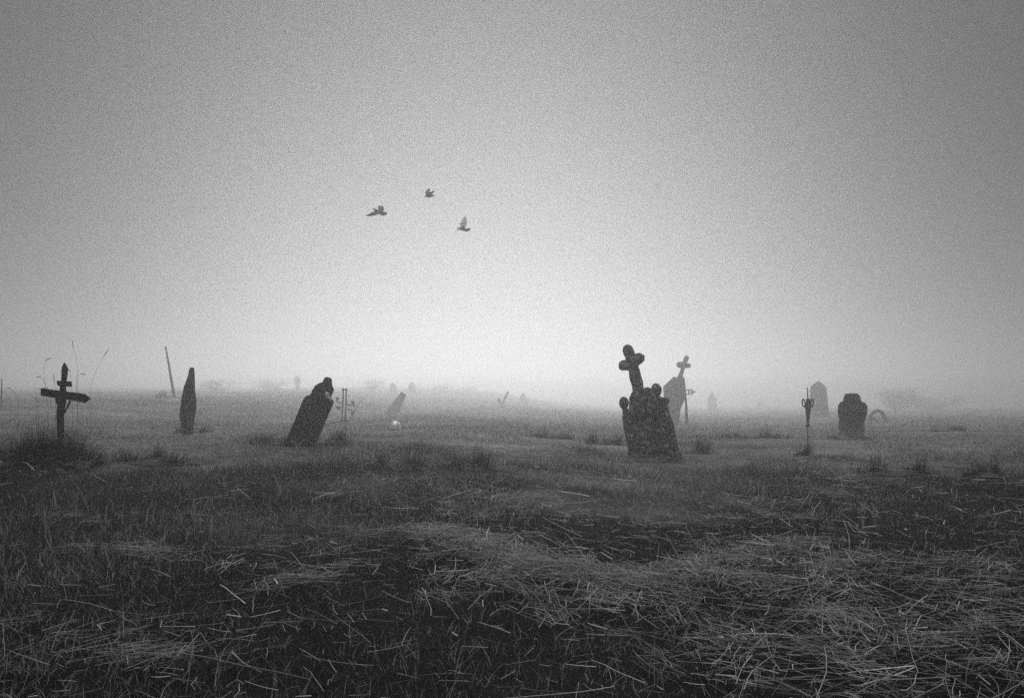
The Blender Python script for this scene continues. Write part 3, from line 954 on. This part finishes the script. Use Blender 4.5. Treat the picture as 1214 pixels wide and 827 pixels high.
# bent hoop beside it
def hoop():
    fr = Frame(1043, 506, 34)
    b = fr.o.copy(); b.z = gz(b.x, b.y); dz = b.z - fr.o.z
    rt = thing('bent_hoop', b, 'grey bent hoop arching over a low mound right of the trefoil stone', 'hoop', None, fr.rz)
    bm = bmesh.new()
    P = [fr.p(*q) for q in zpts(k, ox, oy, [(748, 500), (772, 462), (805, 434), (838, 424), (868, 440), (892, 480), (906, 530), (908, 640)])]
    add_tube(bm, [(x, 0, z - dz) for x, z in P], [.04, .05, .056, .056, .062, .062, .062, .062], 10)
    link('arch', weathered('arch', bm, .012, .012, 10, 3), M_DARKSTONE, rt)
    bm = bmesh.new()
    P = [fr.p(*q) for q in zpts(k, ox, oy, [(742, 640), (746, 520), (775, 480), (800, 478), (830, 510), (862, 560), (880, 640)])]
    add_prism(bm, [(x, z - dz) for x, z in P], .0, .2)
    link('mound_stone', weathered('mound_stone', bm, .015, .018, 7, 4), M_GREYSTONE, rt)


hoop()


# ------------------------------------------------------------------ large headstone with tall cross and two ball finials
def main_stone():
    k, ox, oy, y = 5.0125, 700, 395, 12.8
    rz = R(-24)
    fr = Frame(775, 545, y, rz)
    rt = thing('headstone', fr.o, 'large dark headstone tilted left, with tall stone cross and two ball finials', 'headstone', 'old headstones in the graveyard', rz)

    def Z(L, yc=0.0):
        # the part sits yc behind the front face, which moves it sideways in the picture
        du = yc * fr.m * math.sin(-rz) / fr.s
        return [(u - du, v) for u, v in zpts(k, ox, oy, L)]

    def part(name, L, y0, y1, vox=.006, amp=.004, freq=9, seed=0, parent=rt):
        return link(name, weathered(name, prism_bm(fr, Z(L, max(y0, 0) if y0 >= 0 else y0), y0, y1), vox, amp, freq, seed), M_MAINSTONE, parent)
    part('slab', [(178, 488), (190, 480), (205, 476), (232, 470), (300, 440), (380, 402), (428, 388), (436, 420), (452, 480), (476, 560), (494, 640), (506, 712), (516, 800), (222, 800), (216, 700), (196, 580)], 0, .26, .0065, .006, 7, 14)
    part('cornice', [(376, 396), (384, 384), (436, 380), (446, 392), (444, 414), (388, 420)], -.02, .26, .006, .003, 9, 20)
    part('pediment', [(222, 474), (226, 384), (238, 350), (272, 332), (304, 324), (330, 334), (350, 362), (362, 400), (350, 470), (300, 500)], -.05, .20, .0055, .005, 11, 15)
    part('carved_scroll', [(306, 330), (322, 320), (344, 330), (362, 358), (378, 392), (394, 440), (390, 478), (362, 498), (340, 470), (330, 420), (314, 372)], -.10, .05, .0055, .006, 15, 16)
    part('cross', [(252, 370), (243, 300), (232, 250), (224, 210), (213, 213), (190, 216), (171, 206), (165, 188), (170, 168), (186, 155), (207, 149), (199, 128), (190, 96), (193, 72), (205, 68), (208, 60), (226, 61), (240, 72), (248, 100), (254, 126), (268, 117), (290, 114), (302, 120), (314, 128), (313, 150), (300, 168), (274, 180), (284, 220), (296, 270), (310, 340), (314, 370)], .06, .20, .004, .006, 22, 17)
    for (cx, cy, rx, rzz, neck) in ((399, 338, 32, 44, [(386, 372), (416, 372), (426, 396), (382, 398)]), (203, 414, 28, 40, [(188, 446), (220, 448), (230, 482), (190, 488)])):
        bm = bmesh.new()
        c = fr.p(*Z([(cx, cy)], .13)[0])
        add_ball(bm, (c[0], .13 * fr.m, c[1]), (rx / k * fr.s * fr.k, .045, rzz / k * fr.s), 24, 14)
        fin = link('ball_finial', weathered('ball_finial', bm, .006, .003, 16, cx), M_MAINSTONE, rt)
        part('neck', neck, .06, .2, .006, .002, 9, cx + 1, fin)
    part('front_panel', [(262, 540), (410, 480), (440, 590), (462, 700), (282, 715)], -.025, .04, .0065, .004, 9, 19)
    part('base_block', [(214, 700), (300, 712), (420, 716), (506, 700), (520, 800), (206, 800)], -.05, .29, .0065, .006, 9, 21)


main_stone()


# ------------------------------------------------------------------ iron cross with forked arm behind the large headstone
def fork_cross():
    k, ox, oy, y = 5.0125, 700, 395, 29.0
    fr = Frame(813, 500, y)
    b = fr.o.copy(); b.z = min(b.z, gz(b.x, b.y)); dz = b.z - fr.o.z
    rt = thing('iron_cross', b, 'thin iron cross with a forked right arm beside the hazy leaning headstone', 'cross', None, fr.rz)
    L = lambda pts, yy=0: [(fr.p(*q)[0], yy, fr.p(*q)[1] - dz) for q in zpts(k, ox, oy, pts)]
    bm = bmesh.new(); add_tube(bm, L([(556, 262), (560, 300), (566, 380), (570, 450), (573, 540)]), [.012, .017, .023, .034, .037], 8)
    link('post', bm_mesh('post', bm, True), M_IRON, rt)
    for pts in ([(562, 336), (606, 336)], [(562, 361), (606, 361)], [(584, 348), (626, 348)]):
        bm = bmesh.new(); add_tube(bm, L(pts), .0125, 8); link('arm', bm_mesh('arm', bm, True), M_IRON, rt)
    bm = bmesh.new(); add_tube(bm, L([(606, 333), (606, 364)]), .013, 8); link('end_bar', bm_mesh('end_bar', bm, True), M_IRON, rt)
    bm = bmesh.new(); add_tube(bm, L([(584, 334), (584, 363)]), .012, 8); link('end_bar', bm_mesh('end_bar', bm, True), M_IRON, rt)


fork_cross()


# ------------------------------------------------------------------ spiked iron marker
def spike_marker():
    k, ox, oy, y = 7.52, 930, 430, 18.0
    fr = Frame(957.5, 522, y)
    b = fr.o.copy(); b.z = min(b.z, gz(b.x, b.y)); dz = b.z - fr.o.z
    rt = thing('iron_marker', b, 'slender iron grave marker with spike and two curled side loops', 'grave marker', None, fr.rz)
    L = lambda pts, yy=0: [(fr.p(*q)[0], yy, fr.p(*q)[1] - dz) for q in zpts(k, ox, oy, pts)]
    bm = bmesh.new(); add_tube(bm, L([(207, 215), (207, 260), (207, 330)]), [.005, .006, .008], 8); link('spike', bm_mesh('spike', bm, True), M_IRON, rt)
    pol = [(x, z) for x, _, z in L([(190, 318), (204, 322), (226, 316), (232, 345), (242, 372), (238, 396), (232, 420), (226, 470), (218, 545), (196, 545), (192, 470), (188, 420), (182, 396), (174, 385), (190, 352)])]
    bm = bmesh.new(); add_prism(bm, densify(pol, .02), -.024, .024); link('body', weathered('body', bm, .006, .004, 16, 2, 1), M_IRON, rt)
    for pts in ([(182, 394), (164, 385), (157, 350), (162, 324), (172, 322), (181, 345), (186, 368)], [(236, 394), (250, 385), (259, 352), (255, 322), (246, 320), (238, 342), (232, 366)]):
        bm = bmesh.new(); add_tube(bm, L(pts), .0075, 8); link('side_loop', bm_mesh('side_loop', bm, True), M_IRON, rt)
    pol = [(x, z) for x, _, z in L([(190, 546), (226, 544), (230, 570), (188, 572)])]
    bm = bmesh.new(); add_prism(bm, pol, -.034, .034); link('knob', weathered('knob', bm, .006, .004, 12, 3, 1), M_IRON, rt)
    bm = bmesh.new(); add_tube(bm, L([(208, 565), (207, 640), (207, 760)]), [.0075, .007, .007], 8); link('rod', bm_mesh('rod', bm, True), M_IRON, rt)


spike_marker()


# ------------------------------------------------------------------ misty shrubs
def shrub(u, y, w, h, label, n=900, bare=False, group='misty shrubs at the back of the field'):
    c = at(u, VH, y)
    x, y = c.x, c.y
    z = gz(x, y)
    w *= 1.35; h *= 1.35
    rt = thing('shrub', (x, y, z - .05), label, 'shrub', group)
    bm = bmesh.new()
    tips = []
    for i in range(9):
        a = random.uniform(0, 6.28); sp = random.uniform(.1, .5) * w
        P = [Vector((0, 0, 0))]
        for j in range(1, 6):
            t = j / 5
            P.append(Vector((math.cos(a) * sp * t + random.gauss(0, .03 * w), math.sin(a) * sp * t + random.gauss(0, .03 * w), h * t * random.uniform(.85, 1.0) * (1 - .25 * sp / w))))
        add_tube(bm, P, [.02 * h * (1 - .85 * j / 5) + .004 for j in range(6)], 5)
        tips += P[2:]
    link('branches', bm_mesh('branches', bm, True), M_BARK, rt)
    c = np.array([tuple(tips[i]) for i in rng.integers(0, len(tips), n)])
    c = c + rng.normal(0, 1, (n, 3)) * np.array([w * .13, w * .13, h * .09])
    c[:, 2] = np.maximum(c[:, 2], .05)
    me = blades_mesh('foliage', c, np.full(n, .09 * h ** .5) * rng.uniform(.5, 1.4, n), np.full(n, .035 * h ** .5) * rng.uniform(.6, 1.4, n), rng.uniform(.1, 1.1, n), rng.uniform(0, 6.28, n), np.clip(rng.lognormal(math.log(.05), .35, n), .02, .12), segs=2)
    link('foliage', me, M_GRASS, rt)


shrub(1062, 60, 2.6, 1.5, 'misty shrub with a thin top right of the bent hoop', 2600)
shrub(1100, 64, 4.2, 1.1, 'broad misty shrub on the right of the field', 3600)
shrub(440, 66, 2.2, .95, 'hazy shrub on the skyline left of the two far headstones', 1500)
shrub(520, 70, 3.2, .85, 'hazy low shrub on the skyline right of the two far headstones', 1800)
shrub(552, 72, 2.0, .7, 'smallest hazy skyline shrub, where the rise slopes down', 1200)
shrub(352, 62, .6, 1.1, 'thin hazy bush on the rise behind the leaning slab', 700)
shrub(258, 56, 2.0, .75, 'hazy low shrub on the rise right of the tapering stone', 1300)
shrub(318, 60, 2.4, .85, 'hazy shrub on the rise just left of the thin bush', 1400)


# ------------------------------------------------------------------ birds
def bird(u0, v0, y, body, wings, dark, pale, label, vox=.0026):
    o0 = at(u0, v0, y)
    s = (at(u0 + 1, v0, y) - o0).x

    def L(q):
        r = at(q[0], q[1], y) - CAM
        return CAM + r * (1 + (q[2] if len(q) > 2 else 0) * 55 * s / r.length) - o0
    bm = bmesh.new()
    pts = [L(b) for b in body]
    add_tube(bm, pts, [b[3] * s for b in body], 14)
    for w in wings:
        P = [L(q) for q in w]
        nrm = Vector((0, 0, 0))
        for i in range(len(P)):
            nrm += P[i].cross(P[(i + 1) % len(P)])
        nrm.normalize()
        # leading vertices thicker: a thin feather sheet with some body
        a = [bm.verts.new(p + nrm * .0036) for p in P]; b = [bm.verts.new(p - nrm * .0036) for p in P]
        bm.faces.new(a); bm.faces.new(b[::-1])
        for i in range(len(P)):
            j = (i + 1) % len(P)
            bm.faces.new((a[j], a[i], b[i], b[j]))
    me = bm_mesh('bird', bm)
    me = evaluated(me, [('TRIANGULATE', {}), ('REMESH', dict(mode='VOXEL', voxel_size=vox)), ('SMOOTH', dict(factor=.5, iterations=1))])
    rough_up(me, .001, 60, u0)
    smooth(me)
    a = me.attributes.new('shade', 'FLOAT_COLOR', 'POINT')
    for i, v in enumerate(me.vertices):
        dmin = 9
        for p, b in zip(pts, body):
            dmin = min(dmin, (v.co - p).length - b[3] * s)
        t = min(1, max(0, dmin / (3 * s)))
        n = .8 + .5 * mnoise.noise(v.co * 40)
        g = (dark + (pale - dark) * t) * n
        a.data[i].color = (g, g, g, 1)
    me.name = 'bird'
    o = link('bird', me, M_BIRD_PALE if pale > .5 else M_BIRD)
    o.location = o0
    tag(o, label, 'bird', 'birds flying over the graveyard')


k, ox, oy = 7.5875, 420, 210
Z = lambda L: [(ox + q[0] / k, oy + q[1] / k) + tuple(q[2:]) for q in L]
# body points: (u, v, depth, radius in photo pixels)
bird(447, 251, 15.6, Z([(164, 286, .0, .5), (185, 293, 0, 1.1), (210, 304, 0, 1.6), (232, 318, 0, 2.3), (255, 328, 0, 2.6), (272, 330, 0, 2.2), (283, 328, 0, 1.9), (292, 329, 0, .9), (296, 332, 0, .4)]),
     [Z([(236, 312, 0), (222, 330, -.05), (190, 344, -.16), (140, 351, -.30), (100, 347, -.38), (128, 334, -.30), (165, 312, -.16), (205, 298, -.02)]),
      Z([(212, 306, .02), (216, 280, .12), (212, 260, .22), (236, 258, .26), (258, 264, .24), (270, 286, .16), (262, 304, .08), (244, 318, .02)])],
     .012, .10, 'bird gliding to the right with its long wing stretched left')
bird(508, 230, 16, Z([(634, 178, .16, .4), (648, 168, .10, 1.2), (664, 156, .02, 2.2), (678, 150, -.06, 2.4), (690, 150, -.12, 1.6), (698, 150, -.16, .6)]),
     [Z([(652, 160, .06), (638, 146, .12), (650, 120, .10), (672, 104, .10), (684, 110, .06), (672, 128, .02), (682, 146, -.04)]),
      Z([(672, 152, 0), (690, 136, -.1), (712, 120, -.18), (720, 130, -.18), (704, 146, -.10), (686, 158, -.02)]),
      Z([(656, 164, .04), (664, 188, .02), (694, 180, -.08), (720, 166, -.16), (718, 156, -.16), (694, 164, -.08), (676, 152, 0)])],
     .01, .015, 'small dark bird flapping, highest of the three')
bird(550, 268, 16.4, Z([(922, 453, 0, .4), (938, 459, 0, .9), (960, 465, 0, 1.6), (985, 470, 0, 1.9), (1008, 476, 0, 1.8), (1024, 474, 0, 1.6), (1036, 466, 0, 1.4), (1044, 464, 0, .5)]),
     [Z([(956, 466, 0), (952, 430, .04), (968, 390, .08), (996, 343, .12), (1008, 372, .10), (1014, 410, .06), (1004, 440, .02), (990, 468, 0)]),
      Z([(966, 468, -.02), (940, 478, -.18), (905, 484, -.30), (930, 470, -.2), (955, 460, -.04)])],
     .05, .95, 'paler bird with one wing raised straight up, lowest of the three')


# ------------------------------------------------------------------ haze: one closed box of even density
SIG = P['sig']
bm = bmesh.new()
bmesh.ops.create_cube(bm, size=1)
me = bm_mesh('haze', bm)
m = bpy.data.materials.new('haze'); m.use_nodes = True
nt = m.node_tree; nt.nodes.clear()
out = nt.nodes.new('ShaderNodeOutputMaterial')
pv = nt.nodes.new('ShaderNodeVolumePrincipled')
pv.inputs['Color'].default_value = (.97, .97, .97, 1)
pv.inputs['Density'].default_value = SIG
pv.inputs['Anisotropy'].default_value = P['g']
nt.links.new(pv.outputs['Volume'], out.inputs['Volume'])
hz = link('haze', me, None)
me.materials.append(m)
x0, x1, y0, y1, z0, z1 = -200, 200, -12, 182, -1.4, P['top']
hz.scale = (x1 - x0, y1 - y0, z1 - z0)
hz.location = ((x0 + x1) / 2, (y0 + y1) / 2, (z0 + z1) / 2)
tag(hz, 'pale fog filling the whole graveyard', 'fog', kind='stuff')

# ------------------------------------------------------------------ light: low sun behind the fog, grey overcast sky
SUN_EL, SUN_AZ = R(P['el']), R(-1.5)          # azimuth from +Y towards +X
w = bpy.data.worlds.new('World'); scene.world = w; w.use_nodes = True
nt = w.node_tree
bg = nt.nodes['Background']
sky = nt.nodes.new('ShaderNodeTexSky'); sky.sky_type = 'NISHITA'; sky.sun_disc = False
sky.sun_elevation = SUN_EL; sky.sun_rotation = SUN_AZ
sky.dust_density = P['dust']; sky.air_density = 1.0; sky.ozone_density = 1.0
bw = nt.nodes.new('ShaderNodeRGBToBW')     # black and white picture
nt.links.new(sky.outputs['Color'], bw.inputs['Color'])
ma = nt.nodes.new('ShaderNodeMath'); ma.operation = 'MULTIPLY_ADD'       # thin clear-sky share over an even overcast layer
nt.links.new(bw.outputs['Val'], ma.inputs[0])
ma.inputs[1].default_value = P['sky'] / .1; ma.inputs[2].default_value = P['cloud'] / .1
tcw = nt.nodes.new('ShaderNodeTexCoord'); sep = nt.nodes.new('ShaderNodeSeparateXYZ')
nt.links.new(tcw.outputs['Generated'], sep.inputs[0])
mx = nt.nodes.new('ShaderNodeMath'); mx.operation = 'MAXIMUM'; mx.inputs[1].default_value = 0      # added brightness overhead, out of view, to light the ground
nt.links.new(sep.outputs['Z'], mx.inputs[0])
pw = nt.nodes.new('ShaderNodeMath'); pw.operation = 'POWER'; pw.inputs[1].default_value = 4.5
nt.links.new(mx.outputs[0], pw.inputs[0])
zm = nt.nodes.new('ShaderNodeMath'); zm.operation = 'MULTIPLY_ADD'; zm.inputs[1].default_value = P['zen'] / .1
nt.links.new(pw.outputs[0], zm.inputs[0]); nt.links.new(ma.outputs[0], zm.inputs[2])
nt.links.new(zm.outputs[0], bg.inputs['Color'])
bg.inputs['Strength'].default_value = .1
sl = bpy.data.lights.new('sun', 'SUN'); sl.energy = P['sun']; sl.angle = R(P['ang']); sl.color = (1, 1, 1)
so = bpy.data.objects.new('sun', sl); C.objects.link(so)
d = Vector((math.sin(SUN_AZ) * math.cos(SUN_EL), math.cos(SUN_AZ) * math.cos(SUN_EL), math.sin(SUN_EL)))
so.rotation_euler = (-d).to_track_quat('-Z', 'Y').to_euler()
so.location = d * 60

# ------------------------------------------------------------------ render settings
scene.render.engine = 'CYCLES'
cy = scene.cycles
cy.use_denoising = False
cy.use_adaptive_sampling = False
cy.max_bounces = 6; cy.diffuse_bounces = 3; cy.glossy_bounces = 2; cy.transmission_bounces = 3; cy.volume_bounces = 1
cy.transparent_max_bounces = 4
vs = scene.view_settings
vs.view_transform = 'Standard'; vs.look = 'None'; vs.gamma = 1; vs.use_curve_mapping = False
vs.exposure = P['exp']
